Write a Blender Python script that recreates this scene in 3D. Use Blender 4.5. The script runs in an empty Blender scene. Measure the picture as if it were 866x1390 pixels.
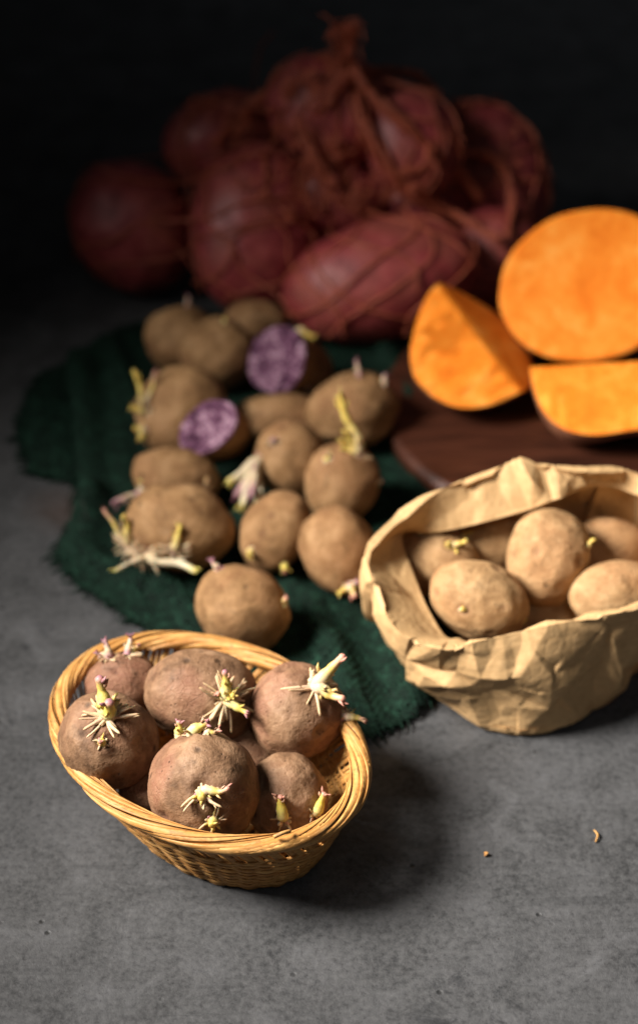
import bpy, bmesh, math, random
import numpy as np
from mathutils import Vector, Matrix, noise
from mathutils.bvhtree import BVHTree
from mathutils.kdtree import KDTree

sc = bpy.context.scene
# ------------------------------------------------------------------ camera
CAM_H, PITCH, HALF = 0.8, math.radians(37), math.radians(15)
FPX = 695 / math.tan(HALF)                       # focal length in photo pixels (866 x 1390)
cd = bpy.data.cameras.new('camera'); cam = bpy.data.objects.new('camera', cd)
sc.collection.objects.link(cam); sc.camera = cam
cam.location = (0, 0, CAM_H); cam.rotation_euler = (math.pi/2 - PITCH, 0, 0)
cd.sensor_fit = 'VERTICAL'; cd.sensor_height = 36; cd.lens = 18 / math.tan(HALF)
cd.clip_start = 0.05; cd.clip_end = 50
cd.dof.use_dof = True; cd.dof.focus_distance = 1.012; cd.dof.aperture_fstop = 3.5
# ------------------------------------------------------------------ world and lamps (a dark studio)
w = bpy.data.worlds.new('World'); sc.world = w; w.use_nodes = True
w.node_tree.nodes['Background'].inputs[0].default_value = (0.95, 0.97, 1.0, 1)
w.node_tree.nodes['Background'].inputs[1].default_value = 0.012
def aim(o, t):
    o.rotation_euler = (Vector(t) - o.location).to_track_quat('-Z', 'Y').to_euler()
def spot(name, loc, tgt, power, size, blend, radius, col):
    l = bpy.data.lights.new(name, 'SPOT'); o = bpy.data.objects.new(name, l); sc.collection.objects.link(o)
    o.location = loc; aim(o, tgt); l.energy = power; l.spot_size = math.radians(size); l.spot_blend = blend
    l.shadow_soft_size = radius; l.color = col; return o
spot('key_lamp', (-0.76, 0.72, 0.86), (0.42, 0.75, 0.02), 250, 60, 1.0, 0.24, (1.0, 0.945, 0.88))
spot('back_fill', (0.95, 1.75, 1.30), (0.35, 2.15, 0.0), 7, 60, 1.0, 0.30, (0.90, 0.95, 1.0))  # added fill, lifts the far table out of black; not a known lamp
spot('fill_lamp', (0.25, -0.10, 1.25), (0.16, 0.76, 0.0), 8, 36, 1.0, 0.30, (0.94, 0.97, 1.0))
vs = sc.view_settings
vs.view_transform = 'Standard'; vs.look = 'None'; vs.exposure = 0; vs.gamma = 1; vs.use_curve_mapping = False
sc.cycles.use_denoising = True
sc.cycles.max_bounces = 6
# ------------------------------------------------------------------ geometry helpers
CO = Vector((0, 0, CAM_H))
FW = Vector((0, math.cos(PITCH), -math.sin(PITCH))); UP = Vector((0, math.sin(PITCH), math.cos(PITCH))); RT = Vector((1, 0, 0))
BK = -FW
def ray(px, py): return FW*FPX + RT*(px-433) + UP*(695-py)
def at(px, py, z):
    d = ray(px, py); return CO + d*((z-CAM_H)/d.z)
def depth(p): return (p-CO).dot(FW)
def cv(r, u, b): return RT*r + UP*u + BK*b
C = sc.collection
def mesh(name, V, Fc, mat, parent=None, smooth=True, loc=None, col=None, mats=None, midx=None):
    me = bpy.data.meshes.new(name)
    if loc is None: loc = Vector((0, 0, 0))
    me.from_pydata([tuple(Vector(v)-loc) for v in V], [], Fc)
    for m in (mats or [mat]): me.materials.append(m)
    if smooth: me.polygons.foreach_set('use_smooth', [True]*len(me.polygons))
    if midx is not None: me.polygons.foreach_set('material_index', midx)
    if col is not None:
        a = me.color_attributes.new('Col', 'FLOAT_COLOR', 'POINT')
        a.data.foreach_set('color', [c for v in col for c in (*v, 1)])
    me.update()
    o = bpy.data.objects.new(name, me); C.objects.link(o); o.location = loc
    if parent is not None:
        o.parent = parent; o.location = Vector(loc) - parent.location
    return o
def tag(o, label=None, cat=None, group=None, kind=None):
    if label: o['label'] = label
    if cat: o['category'] = cat
    if group: o['group'] = group
    if kind: o['kind'] = kind
    return o
def catmull(P, n, closed=False):
    P = [Vector(p) for p in P]; out = []
    m = len(P); segs = m if closed else m-1
    for i in range(segs):
        if closed: p0, p1, p2, p3 = P[i-1], P[i], P[(i+1) % m], P[(i+2) % m]
        else: p0, p1, p2, p3 = P[max(i-1, 0)], P[i], P[i+1], P[min(i+2, m-1)]
        for k in range(n):
            t = k/n
            out.append(0.5*((2*p1)+(p2-p0)*t+(2*p0-5*p1+4*p2-p3)*t*t+(3*p1-p0-3*p2+p3)*t**3))
    if not closed: out.append(P[-1].copy())
    return out
def tube(P, rad, n=6, nrm=None, flat=1.0, closed=False, V=None, Fc=None, cap=True):
    """sweep; rad scalar or list; with nrm (list) the section is rad wide and rad*flat thick along nrm"""
    V = [] if V is None else V; Fc = [] if Fc is None else Fc
    N = len(P); base = len(V); ref = None
    for i in range(N):
        a = P[i-1] if (i > 0 or closed) else P[i]; b = P[(i+1) % N] if (i < N-1 or closed) else P[i]
        t = (b-a).normalized() if (b-a).length > 1e-9 else Vector((0, 0, 1))
        if nrm is not None: nn = nrm[i] - t*nrm[i].dot(t)
        else:
            if ref is None: ref = t.orthogonal()
            nn = ref - t*ref.dot(t)
        nn.normalize(); ref = nn; bb = t.cross(nn)
        r = rad[i] if hasattr(rad, '__len__') else rad
        for k in range(n):
            an = 2*math.pi*k/n
            V.append(P[i] + bb*(math.cos(an)*r) + nn*(math.sin(an)*r*flat))
    for i in range(N if closed else N-1):
        j = (i+1) % N
        for k in range(n):
            l = (k+1) % n
            Fc.append((base+i*n+k, base+i*n+l, base+j*n+l, base+j*n+k))
    if cap and not closed:
        Fc.append(tuple(base+k for k in reversed(range(n)))); Fc.append(tuple(base+(N-1)*n+k for k in range(n)))
    return V, Fc
# ------------------------------------------------------------------ materials
class NT:
    def __init__(s, name):
        s.m = bpy.data.materials.new(name); s.m.use_nodes = True; s.t = s.m.node_tree; s.n = s.t.nodes
        s.b = s.n['Principled BSDF']; s.out = s.n['Material Output']
    def new(s, ty, **k):
        x = s.n.new(ty)
        for a, v in k.items(): setattr(x, a, v)
        return x
    def link(s, a, b): s.t.links.new(a, b)
    def coord(s, kind='Object', rnd=True, scale=None):
        tc = s.new('ShaderNodeTexCoord'); o = tc.outputs[kind]
        if rnd:
            oi = s.new('ShaderNodeObjectInfo'); ml = s.new('ShaderNodeMath', operation='MULTIPLY'); ml.inputs[1].default_value = 37.0
            s.link(oi.outputs['Random'], ml.inputs[0])
            ad = s.new('ShaderNodeVectorMath', operation='ADD'); s.link(o, ad.inputs[0]); s.link(ml.outputs[0], ad.inputs[1]); o = ad.outputs[0]
        if scale:
            mp = s.new('ShaderNodeMapping'); mp.inputs['Scale'].default_value = scale; s.link(o, mp.inputs[0]); o = mp.outputs[0]
        return o
    def noise(s, co, scale, detail=4, rough=.55, dist=0):
        x = s.new('ShaderNodeTexNoise'); s.link(co, x.inputs['Vector'])
        x.inputs['Scale'].default_value = scale; x.inputs['Detail'].default_value = detail
        x.inputs['Roughness'].default_value = rough; x.inputs['Distortion'].default_value = dist; return x.outputs['Fac']
    def voro(s, co, scale, feature='F1', out='Distance', rnd=1.0):
        x = s.new('ShaderNodeTexVoronoi', feature=feature); s.link(co, x.inputs['Vector']); x.inputs['Scale'].default_value = scale
        x.inputs['Randomness'].default_value = rnd; return x.outputs[out]
    def ramp(s, f, stops):
        x = s.new('ShaderNodeValToRGB'); s.link(f, x.inputs[0]); e = x.color_ramp.elements
        while len(e) < len(stops): e.new(0.5)
        for q, (p, c) in zip(e, stops):
            q.position = p; q.color = (*c, 1) if hasattr(c, '__len__') else (c, c, c, 1)
        return x.outputs[0]
    def mix(s, f, a, b, mode='MIX'):
        x = s.new('ShaderNodeMix', data_type='RGBA', blend_type=mode)
        for v, i in ((f, 0), (a, 6), (b, 7)):
            if hasattr(v, 'is_linked') or hasattr(v, 'links'): s.link(v, x.inputs[i])
            elif hasattr(v, '__len__'): x.inputs[i].default_value = (*v, 1)
            else: x.inputs[i].default_value = v if i == 0 else (v, v, v, 1)
        return x.outputs[2]
    def math(s, op, a, b=None):
        x = s.new('ShaderNodeMath', operation=op)
        for i, v in enumerate((a, b)):
            if v is None: continue
            if hasattr(v, 'links'): s.link(v, x.inputs[i])
            else: x.inputs[i].default_value = v
        return x.outputs[0]
    def bump(s, hgt, dist, strength=1.0, prev=None):
        x = s.new('ShaderNodeBump'); s.link(hgt, x.inputs['Height']); x.inputs['Distance'].default_value = dist; x.inputs['Strength'].default_value = strength
        if prev is not None: s.link(prev, x.inputs['Normal'])
        return x.outputs[0]
    def done(s, col, rough=.6, nrm=None, **k):
        if hasattr(col, 'links'): s.link(col, s.b.inputs['Base Color'])
        else: s.b.inputs['Base Color'].default_value = (*col, 1)
        if hasattr(rough, 'links'): s.link(rough, s.b.inputs['Roughness'])
        else: s.b.inputs['Roughness'].default_value = rough
        if nrm is not None: s.link(nrm, s.b.inputs['Normal'])
        for a, v in k.items(): s.b.inputs[a.replace('_', ' ')].default_value = v
        return s.m

def skin(name, dark, mid, light, tint, tintamt, spec=.28, rough=.62, pits=1.0, bs=1.0):
    m = NT(name); co = m.coord()
    big = m.noise(co, 22, 3, .5, .6); med = m.noise(co, 75, 5, .62, .3); fine = m.noise(co, 420, 4, .65)
    c = m.ramp(med, [(.34, dark), (.50, mid), (.66, light)])
    c = m.mix(m.ramp(big, [(.46, 0.0), (.66, tintamt)]), c, tint)
    streak = m.noise(m.coord(scale=(90, 420, 200)), 1, 4, .6)                      # fine russet scratches
    c = m.mix(m.ramp(streak, [(.56, 0), (.72, .35)]), c, dark)
    c = m.mix(m.ramp(fine, [(.35, .0), (.72, .32)]), c, light)
    sp = m.voro(co, 190); spm = m.ramp(sp, [(.06, 1.0), (.16, 0.0)])               # lenticels
    gate = m.ramp(m.noise(co, 60, 2), [(.48, 0.0), (.6, .75)])
    c = m.mix(m.math('MULTIPLY', spm, gate), c, tuple(v*.35 for v in dark))
    pt = m.voro(co, 48); ptm = m.ramp(pt, [(.05, 1.0), (.13, 0.0)])
    c = m.mix(m.math('MULTIPLY', ptm, .7*pits), c, tuple(v*.28 for v in dark))
    soil = m.math('MULTIPLY', m.ramp(m.noise(co, 36, 6, .7, .7), [(.54, 0.0), (.64, 1.0)]), m.ramp(m.noise(co, 260, 3, .7), [(.40, .15), (.60, .75)]))
    c = m.mix(m.math('MULTIPLY', soil, .75*pits), c, tuple(v*.42 for v in dark))
    flk = m.math('MULTIPLY', m.ramp(m.voro(m.coord(scale=(1, 1.6, 1)), 85, 'F1'), [(.16, 1.0), (.24, 0.0)]), m.ramp(m.noise(co, 30, 2), [(.55, 0.0), (.62, .55)]))
    c = m.mix(m.math('MULTIPLY', flk, pits), c, tuple(min(1, v*1.15) for v in light))
    ey = m.new('ShaderNodeAttribute', attribute_name='eye')
    c = m.mix(m.math('MULTIPLY', ey.outputs['Fac'], .8), c, (dark[0]*.55, dark[1]*.38, dark[2]*.55))
    bp = m.bump(fine, .0009, .7*bs)
    bp = m.bump(med, .0026, .55*bs, bp)
    crack = m.voro(m.coord(scale=(1, 1.9, 1.2)), 120, 'DISTANCE_TO_EDGE')
    cr = m.math('MULTIPLY', m.ramp(crack, [(0.0, 1.0), (.05, 0.0)]), m.ramp(big, [(.5, 0.0), (.62, 1.0)]))
    bp = m.bump(m.math('SUBTRACT', 1.0, cr), .0004, .55, bp)
    bp = m.bump(m.math('SUBTRACT', 1.0, m.math('ADD', ptm, spm)), .0007, .5, bp)
    rg = m.ramp(med, [(.3, rough+.12), (.7, rough-.08)])
    return m.done(c, rg, bp, Specular_IOR_Level=spec)
SK_PINK = skin('pinkish_brown_potato_skin', (.090, .043, .019), (.190, .102, .052), (.295, .176, .100), (.245, .098, .062), .55)
SK_TAN = skin('tan_potato_skin', (.148, .074, .029), (.25, .136, .057), (.345, .203, .096), (.245, .110, .048), .5, .2, .7)
SK_BAG = skin('pale_tan_potato_skin', (.22, .120, .050), (.35, .208, .094), (.45, .288, .142), (.37, .182, .078), .55, .22, .66)
SK_RED = skin('red_potato_skin', (.155, .018, .021), (.275, .036, .040), (.39, .085, .080), (.30, .095, .055), .5, .42, .44, .5, .3)
SK_SWEET = skin('sweet_potato_skin', (.14, .05, .025), (.24, .09, .045), (.34, .15, .08), (.2, .07, .05), .5)

def flesh(name, stops, scale, dist, bumpd, rough, sss, sscol):
    m = NT(name); co = m.coord()
    a = m.noise(co, scale, 5, .6, dist); b = m.noise(co, scale*4.5, 3, .6)
    c = m.ramp(m.mix(.35, a, b), stops)
    bp = m.bump(b, bumpd, .5)
    m.done(c, rough, bp, Specular_IOR_Level=.15, Subsurface_Weight=sss, Subsurface_Scale=.004)
    m.b.inputs['Subsurface Radius'].default_value = sscol
    return m.m
ORANGE = flesh('orange_sweet_potato_flesh', [(.36, (.78, .185, .011)), (.46, (.86, .230, .017)), (.55, (.92, .290, .030)), (.70, (.97, .41, .080))], 26, 1.6, .0002, .68, .12, (1, .4, .1))
PURPLE = flesh('purple_potato_flesh', [(.40, (.030, .009, .022)), (.47, (.085, .030, .062)), (.53, (.155, .072, .115)), (.61, (.34, .21, .27))], 80, 1.2, .0004, .85, .08, (1, .5, .8))

m = NT('sprout'); at_ = m.new('ShaderNodeAttribute', attribute_name='Col'); co = m.coord()
c = m.mix(m.ramp(m.noise(co, 700, 3), [(.3, 0.0), (.8, .3)]), at_.outputs['Color'], (.35, .22, .14))
SPROUT = m.done(c, .5, m.bump(m.noise(co, 900, 2), .0003, .4), Subsurface_Weight=.2, Subsurface_Scale=.002, Specular_IOR_Level=.35)

m = NT('wicker'); co = m.coord()
st = m.noise(m.coord(scale=(60, 60, 420)), 1, 4, .6); oi = m.new('ShaderNodeObjectInfo')
c = m.ramp(m.noise(co, 90, 4, .6), [(.3, (.36, .155, .034)), (.55, (.53, .262, .068)), (.75, (.65, .37, .115))])
c = m.mix(m.math('MULTIPLY', oi.outputs['Random'], .55), c, (.30, .12, .028))
c = m.mix(m.ramp(st, [(.45, 0.0), (.8, .5)]), c, (.70, .47, .20))
c = m.mix(m.ramp(m.noise(co, 150, 4, .7), [(.56, 0.0), (.68, .6)]), c, (.16, .07, .025))
WICKER = m.done(c, .55, m.bump(st, .0008, .6), Specular_IOR_Level=.35)

m = NT('kraft_paper'); co = m.coord(rnd=False)
f1 = m.noise(co, 260, 4, .6); f2 = m.noise(m.coord(rnd=False, scale=(1, 1, 6)), 90, 3, .6); f3 = m.noise(co, 18, 3, .5)
c = m.ramp(m.mix(.4, f1, f2), [(.3, (.54, .335, .150)), (.7, (.71, .465, .228))])
c = m.mix(m.ramp(f3, [(.4, 0.0), (.7, .22)]), c, (.48, .285, .125))
wv = m.new('ShaderNodeVectorMath', operation='ADD'); wn = m.new('ShaderNodeTexNoise'); wn.inputs['Scale'].default_value = 40; m.link(co, wn.inputs['Vector'])
ws = m.new('ShaderNodeVectorMath', operation='SCALE'); ws.inputs['Scale'].default_value = .012; m.link(wn.outputs['Color'], ws.inputs[0]); m.link(co, wv.inputs[0]); m.link(ws.outputs[0], wv.inputs[1])
e1_ = m.voro(wv.outputs[0], 48, 'DISTANCE_TO_EDGE'); e2_ = m.voro(wv.outputs[0], 120, 'DISTANCE_TO_EDGE')
bp = m.bump(e2_, .0016, .30); bp = m.bump(f1, .0004, .35, bp)
m.done(c, .62, bp, Specular_IOR_Level=.25)
tr = m.new('ShaderNodeBsdfTranslucent'); m.link(c, tr.inputs[0]); mx = m.new('ShaderNodeMixShader'); mx.inputs[0].default_value = .14
m.link(m.b.outputs[0], mx.inputs[1]); m.link(tr.outputs[0], mx.inputs[2]); m.link(mx.outputs[0], m.out.inputs[0]); KRAFT = m.m

m = NT('green_burlap'); co = m.coord(rnd=False)
c = m.ramp(m.noise(co, 160, 5, .7), [(.3, (.0016, .0062, .004)), (.52, (.0032, .0145, .0086)), (.70, (.012, .044, .027))])
BURLAP = m.done(c, .85, m.bump(m.noise(co, 1500, 3), .0005, .6), Specular_IOR_Level=.15)

m = NT('red_brown_net'); co = m.coord()
c = m.ramp(m.noise(co, 200, 3), [(.3, (.36, .080, .044)), (.7, (.52, .135, .070))])
NET = m.done(c, .5, m.bump(m.noise(co, 1200, 2), .0004, .5), Specular_IOR_Level=.35)

m = NT('dark_wood'); co = m.coord(rnd=False, scale=(3, 22, 22)); g = m.noise(co, 3.2, 5, .6, .8); g2 = m.noise(m.coord(rnd=False, scale=(10, 160, 160)), 2, 3)
c = m.ramp(g, [(.3, (.020, .006, .003)), (.55, (.060, .018, .009)), (.75, (.095, .032, .016))])
c = m.mix(m.ramp(g2, [(.45, 0.0), (.75, .5)]), c, (.03, .01, .005))
WOOD = m.done(c, .42, m.bump(g2, .0008, .4), Specular_IOR_Level=.4)

m = NT('grey_concrete'); co = m.coord(rnd=False)
big = m.noise(co, 5.0, 4, .55, .4); med = m.noise(co, 26, 6, .68, .5); fin = m.noise(co, 260, 4, .7)
c = m.ramp(med, [(.34, (.024, .0245, .0255)), (.46, (.044, .0445, .046)), (.58, (.064, .0645, .067)), (.70, (.096, .097, .102))])
c = m.mix(m.ramp(big, [(.42, 0.0), (.64, .48)]), c, (.028, .029, .031))
c = m.mix(m.ramp(fin, [(.40, 0.0), (.66, .42)]), c, (.112, .112, .114))
c = m.mix(m.ramp(fin, [(.30, .45), (.42, 0.0)]), c, (.013, .013, .014))
blot = m.math('MULTIPLY', m.ramp(m.noise(co, 42, 5, .75, .8), [(.56, 0.0), (.67, .65)]), m.ramp(m.noise(co, 9, 2), [(.46, 0.0), (.58, 1.0)]))
c = m.mix(blot, c, (.013, .014, .016))
pit = m.voro(co, 90); pg = m.ramp(m.noise(co, 16, 2), [(.54, 0.0), (.60, 1.0)])
pm = m.math('MULTIPLY', m.ramp(pit, [(.07, 1.0), (.17, 0.0)]), pg)
c = m.mix(m.math('MULTIPLY', pm, .85), c, (.008, .008, .008))
# a rusty stain beside the cloth
vd = m.new('ShaderNodeVectorMath', operation='DISTANCE'); m.link(co, vd.inputs[0]); vd.inputs[1].default_value = at(95, 690, 0)
stn = m.math('MULTIPLY', m.ramp(m.math('ADD', vd.outputs['Value'], m.math('MULTIPLY', med, .03)), [(.02, 1.0), (.052, 0.0)]), .5)
c = m.mix(stn, c, (.055, .028, .017))
scr = m.ramp(m.noise(m.coord(rnd=False, scale=(9, 130, 40)), 1, 3, .6, 1.5), [(.62, 0.0), (.70, .30)])
c = m.mix(scr, c, (.020, .021, .022))
spk = m.math('MULTIPLY', m.ramp(m.voro(co, 230), [(.05, 1.0), (.12, 0.0)]), m.ramp(m.noise(co, 30, 3), [(.50, 0.0), (.60, .8)]))
c = m.mix(spk, c, (.014, .013, .012))
bp = m.bump(fin, .0012, .35); bp = m.bump(med, .003, .3, bp); bp = m.bump(m.math('SUBTRACT', 1.0, pm), .0012, .6, bp)
CONCRETE = m.done(c, m.ramp(med, [(.3, .72), (.7, .5)]), bp, Specular_IOR_Level=.3)
# ------------------------------------------------------------------ table
bm = bmesh.new()
bmesh.ops.create_cube(bm, size=1, matrix=Matrix.Translation((0, 1.9, -.02)) @ Matrix.Diagonal((4.4, 4.6, .04, 1)))
me = bpy.data.meshes.new('table'); bm.to_mesh(me); bm.free(); me.materials.append(CONCRETE)
o = bpy.data.objects.new('table', me); C.objects.link(o); tag(o, 'grey concrete table top with dark pits and mottling', None, None, 'structure')

# ------------------------------------------------------------------ potatoes
ICO = {}
def ico(n):
    if n not in ICO:
        b = bmesh.new(); bmesh.ops.create_icosphere(b, subdivisions=n, radius=1)
        ICO[n] = ([v.co.copy() for v in b.verts], [tuple(v.index for v in f.verts) for f in b.faces]); b.free()
    return ICO[n]
SEED = [11]
class Tuber: pass
def potato(px, py, wd, ht, roll, z, label, group, mat=SK_TAN, dr=1.0, sub=4, eyes=10, rest=None, lump=1.0, name='potato', cat='potato', egg=0.0):
    """an uneven ellipsoid whose outline fills wd x ht photo pixels; rest = height of what it lies on"""
    SEED[0] += 1; rnd = random.Random(SEED[0]*7919)
    ro = math.radians(roll); e1 = RT*math.cos(ro)+UP*math.sin(ro); e2 = UP*math.cos(ro)-RT*math.sin(ro); e3 = BK
    zc = z if z is not None else rest + .03
    for _ in range(12):
        cen = at(px, py, zc); k = depth(cen)/FPX; a, b = wd/2*k, ht/2*k; c = min(a, b)*dr
        low = math.sqrt((a*e1.z)**2+(b*e2.z)**2+(c*e3.z)**2)
        if z is None: zc = rest + low - .0008
    T = Tuber(); T.cen, T.ax, T.rad = cen, (e1, e2, e3), (a, b, c)
    off = Vector((rnd.uniform(-50, 50) for _ in range(3)))
    ey = []
    for _ in range(eyes):
        d = Vector((rnd.gauss(0, 1), rnd.gauss(0, 1), rnd.gauss(0, 1))).normalized(); ey.append((d, rnd.uniform(.6, 1.2)))
    V0, Fc = ico(sub); V = []; T.eye = []
    R = (a+b+c)/3
    for v in V0:
        s = 1 + lump*(.050*noise.noise(v*1.1+off) + .030*noise.noise(v*2.6+off) + .008*noise.noise(v*6+off))
        if sub >= 5: s += lump**2*(.0045*noise.noise(v*14+off) + .0026*noise.noise(v*34+off))
        em = 0.0
        for d, q in ey:
            g = (v-d).length
            em = max(em, q*.8*math.exp(-(g/.075)**2))
            if g < .5: s += (-.060*math.exp(-(g/.085)**2) + .014*math.exp(-((g-.17)/.09)**2))*q
        T.eye.append(em); eg = 1 + egg*v.x
        V.append(cen + e1*(v.x*a*s) + e2*(v.y*b*s*eg) + e3*(v.z*c*s*eg))
    o = mesh(name, V, Fc, mat, loc=cen); tag(o, label, cat, group); T.o = o
    at2 = o.data.attributes.new('eye', 'FLOAT', 'POINT'); at2.data.foreach_set('value', T.eye)
    T.bvh = BVHTree.FromPolygons(V, Fc); T.V = V; T.F = Fc
    return T
YEL, GRN, CRM, PNK, PUR, BRN = (.60, .46, .10), (.46, .42, .05), (.56, .45, .27), (.42, .18, .20), (.20, .07, .13), (.28, .13, .07)
def lerp(a, b, t): return tuple(x+(y-x)*t for x, y in zip(a, b))
def grad(stops, t):
    for (p, c), (q, d) in zip(stops, stops[1:]):
        if t <= q: return lerp(c, d, max(0, (t-p)/(q-p)))
    return stops[-1][1]
SHOOT_PROF = [(0, .55), (.12, .95), (.3, 1.1), (.5, .95), (.68, .62), (.8, .52), (.9, .62), (.96, .42), (1, .1)]
LONG_PROF = [(0, .7), (.15, 1.0), (.6, .85), (.9, .7), (.97, .45), (1, .1)]
STYLE = {'green': [(0, PNK), (.12, CRM), (.35, (.64, .55, .20)), (.6, (.56, .47, .06)), (.8, (.52, .38, .08)), (.9, (.52, .26, .20)), (1, (.40, .18, .13))],
         'pink': [(0, PUR), (.15, (.66, .42, .36)), (.4, CRM), (.62, YEL), (.8, (.66, .42, .25)), (1, (.52, .22, .18))],
         'purple': [(0, PUR), (.3, (.45, .24, .28)), (.55, CRM), (.8, (.5, .3, .3)), (1, PUR)],
         'yellow': [(0, (.5, .34, .26)), (.2, CRM), (.6, YEL), (.9, (.68, .52, .10)), (1, (.5, .36, .08))],
         'pale': [(0, PNK), (.1, CRM), (.4, (.68, .60, .28)), (.62, (.62, .52, .10)), (.8, (.54, .40, .09)), (.92, (.45, .22, .22)), (1, (.30, .12, .16))],
         'white': [(0, PNK), (.2, CRM), (.75, (.68, .60, .42)), (1, (.62, .54, .10))]}
def prof(P, t):
    for (p, c), (q, d) in zip(P, P[1:]):
        if t <= q: return c+(d-c)*(t-p)/(q-p)
    return P[-1][1]
def sprout(T, px, py, shoots, nroot=0, rlen=6, style='green', spread=1.0, rrad=.55, edge=None):
    """shoots: (right, up, toward camera, length mm, radius mm[, style]); rootlets fan out from the foot"""
    SEED[0] += 1; rnd = random.Random(SEED[0]*104729)
    d = ray(px, py).normalized(); h = T.bvh.ray_cast(CO, d)
    if h[0] is None:
        q = CO + d*((T.cen-CO).dot(d)); h = T.bvh.find_nearest(q)
    p, n = h[0], h[1]
    if n.dot(p-T.cen) < 0: n = -n
    if hasattr(T, 'eye'):                                    # the sprout grows out of a sunken, purplish eye
        vs_, av = T.o.data.vertices, T.o.data.attributes['eye'].data; er = .0075 if nroot > 8 else .005
        for i, q in enumerate(T.V):
            g = (q-p).length
            if g < 2.5*er:
                vs_[i].co -= n*(.0016*math.exp(-(g/(.6*er))**2)-.0007*math.exp(-((g-er)/(.4*er))**2)); av[i].value = max(av[i].value, .85*math.exp(-(g/(.75*er))**2))
    p = p - n*.0014
    first = None
    for s in shoots:
        di = (cv(*s[:3])).normalized(); L = s[3]*.001; R = s[4]*.001; sty = STYLE[s[5] if len(s) > 5 else style]
        PR = LONG_PROF if L/R > 7.5 else SHOOT_PROF
        bend = Vector((rnd.uniform(-1, 1), rnd.uniform(-1, 1), rnd.uniform(-1, 1)))*L*(.14 if L < .022 else .07)
        start = p if first is None else p + Vector((rnd.uniform(-1, 1), rnd.uniform(-1, 1), rnd.uniform(-1, 1)))*.001
        ctl = [start-n*.0008, start+(n*.25+di*.4).normalized()*L*.25, start+di*L*.62+bend*.6, start+di*L+bend*.2]
        P = catmull(ctl, 7); N = len(P)
        rr = [R*prof(PR, i/(N-1))*(1+.10*rnd.uniform(-1, 1)) for i in range(N)]
        V, Fc = tube(P, rr, 9)
        col = []
        for i in range(N):
            for k in range(9): col.append(lerp(grad(sty, i/(N-1)), BRN, max(0, rnd.uniform(-.3, .16))))
        # scale leaves hugging the shoot and a ragged bud at its tip
        for q in range(3 + (L > .006)*3):
            ti = rnd.choice([.3, .45, .62, .78, .88, .94]); i = int(ti*(N-1)); ax = (P[min(i+1, N-1)]-P[max(i-1, 0)]).normalized()
            sd = ax.orthogonal(); sd.rotate(Matrix.Rotation(rnd.uniform(0, 6.28), 3, ax))
            l = L*rnd.uniform(.10, .2); b0 = len(V)
            lp = [P[i]+sd*rr[i]*.7, P[i]+sd*rr[i]*1.15+ax*l*.5, P[i]+sd*rr[i]*(1.0+.9*rnd.random())+ax*l]
            tube(lp, [R*.28, R*.24, R*.04], 5, V=V, Fc=Fc)
            cc = grad(sty, min(1, ti+.1)); col += [lerp(cc, BRN, .3*rnd.random()) for _ in range(len(V)-b0)]
        if first is None and nroot > 3:                                              # knobbly foot of the sprout
            for q in range(9):
                b0 = len(V); o2 = Vector((rnd.gauss(0, 1), rnd.gauss(0, 1), rnd.gauss(0, 1))); o2 = (o2-n*o2.dot(n)).normalized()
                f0 = p+o2*R*rnd.uniform(.3, 1.1); f1 = f0+(o2*.6+n).normalized()*R*rnd.uniform(.5, 1.1)
                tube([f0-n*.0005, f0.lerp(f1, .6), f1], [R*.42, R*.46, R*.12], 7, V=V, Fc=Fc)
                cc = rnd.choice([CRM, PNK, (.66, .44, .38), (.72, .56, .34)]); col += [cc]*(len(V)-b0)
        if first is None:
            first = mesh('sprout', V, Fc, SPROUT, T.o, loc=p, col=col)
        else:
            mesh('shoot', V, Fc, SPROUT, first, loc=p, col=col).location = (0, 0, 0)
    if first is None:
        # only a nub
        V, Fc = tube([p-n*.001, p+n*.0012, p+n*.0022], [.0016, .0015, .0003], 8)
        first = mesh('sprout', V, Fc, SPROUT, T.o, loc=p, col=[lerp(PNK, BRN, .4)]*len(V))
    t1 = n.orthogonal().normalized(); t2 = n.cross(t1)
    nroot = int(nroot*1.5) if nroot > 4 else nroot
    ph = rnd.uniform(0, 6.28)
    for q in range(nroot):
        an = ph + 2*math.pi*q/nroot + rnd.uniform(-.8, .8)
        out = (t1*math.cos(an)+t2*math.sin(an))
        L = rlen*.00078*rnd.choice([.35, .5, .7, .85, 1.0, 1.15])*rnd.uniform(.9, 1.1); R = rrad*.00100*rnd.uniform(.6, 1.25)
        lift = rnd.uniform(.25, .8)
        s0 = p + out*.0009 + n*.0006
        dr = (out*spread+n*lift+Vector((0, 0, -.22))).normalized()
        sdv = n.cross(out)*L*rnd.uniform(-.45, .45)
        P = catmull([s0, s0+dr*L*.5+sdv*.3, s0+dr*L - n*L*rnd.uniform(0, .22)+sdv], 4)
        N = len(P); rr = [R*(1.35-.75*i/(N-1)) if i < N-1 else R*.25 for i in range(N)]
        V, Fc = tube(P, rr, 6)
        ca = lerp((.50, .30, .28), CRM, .4+.6*rnd.random()); cb = lerp((.62, .48, .28), (.42, .27, .13), rnd.random()*.8)
        col = [lerp(ca, cb, i/(N-1)) for i in range(N) for k in range(6)]
        mesh('rootlet', V, Fc, SPROUT, first, loc=p, col=col).location = (0, 0, 0)
    return first

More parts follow.
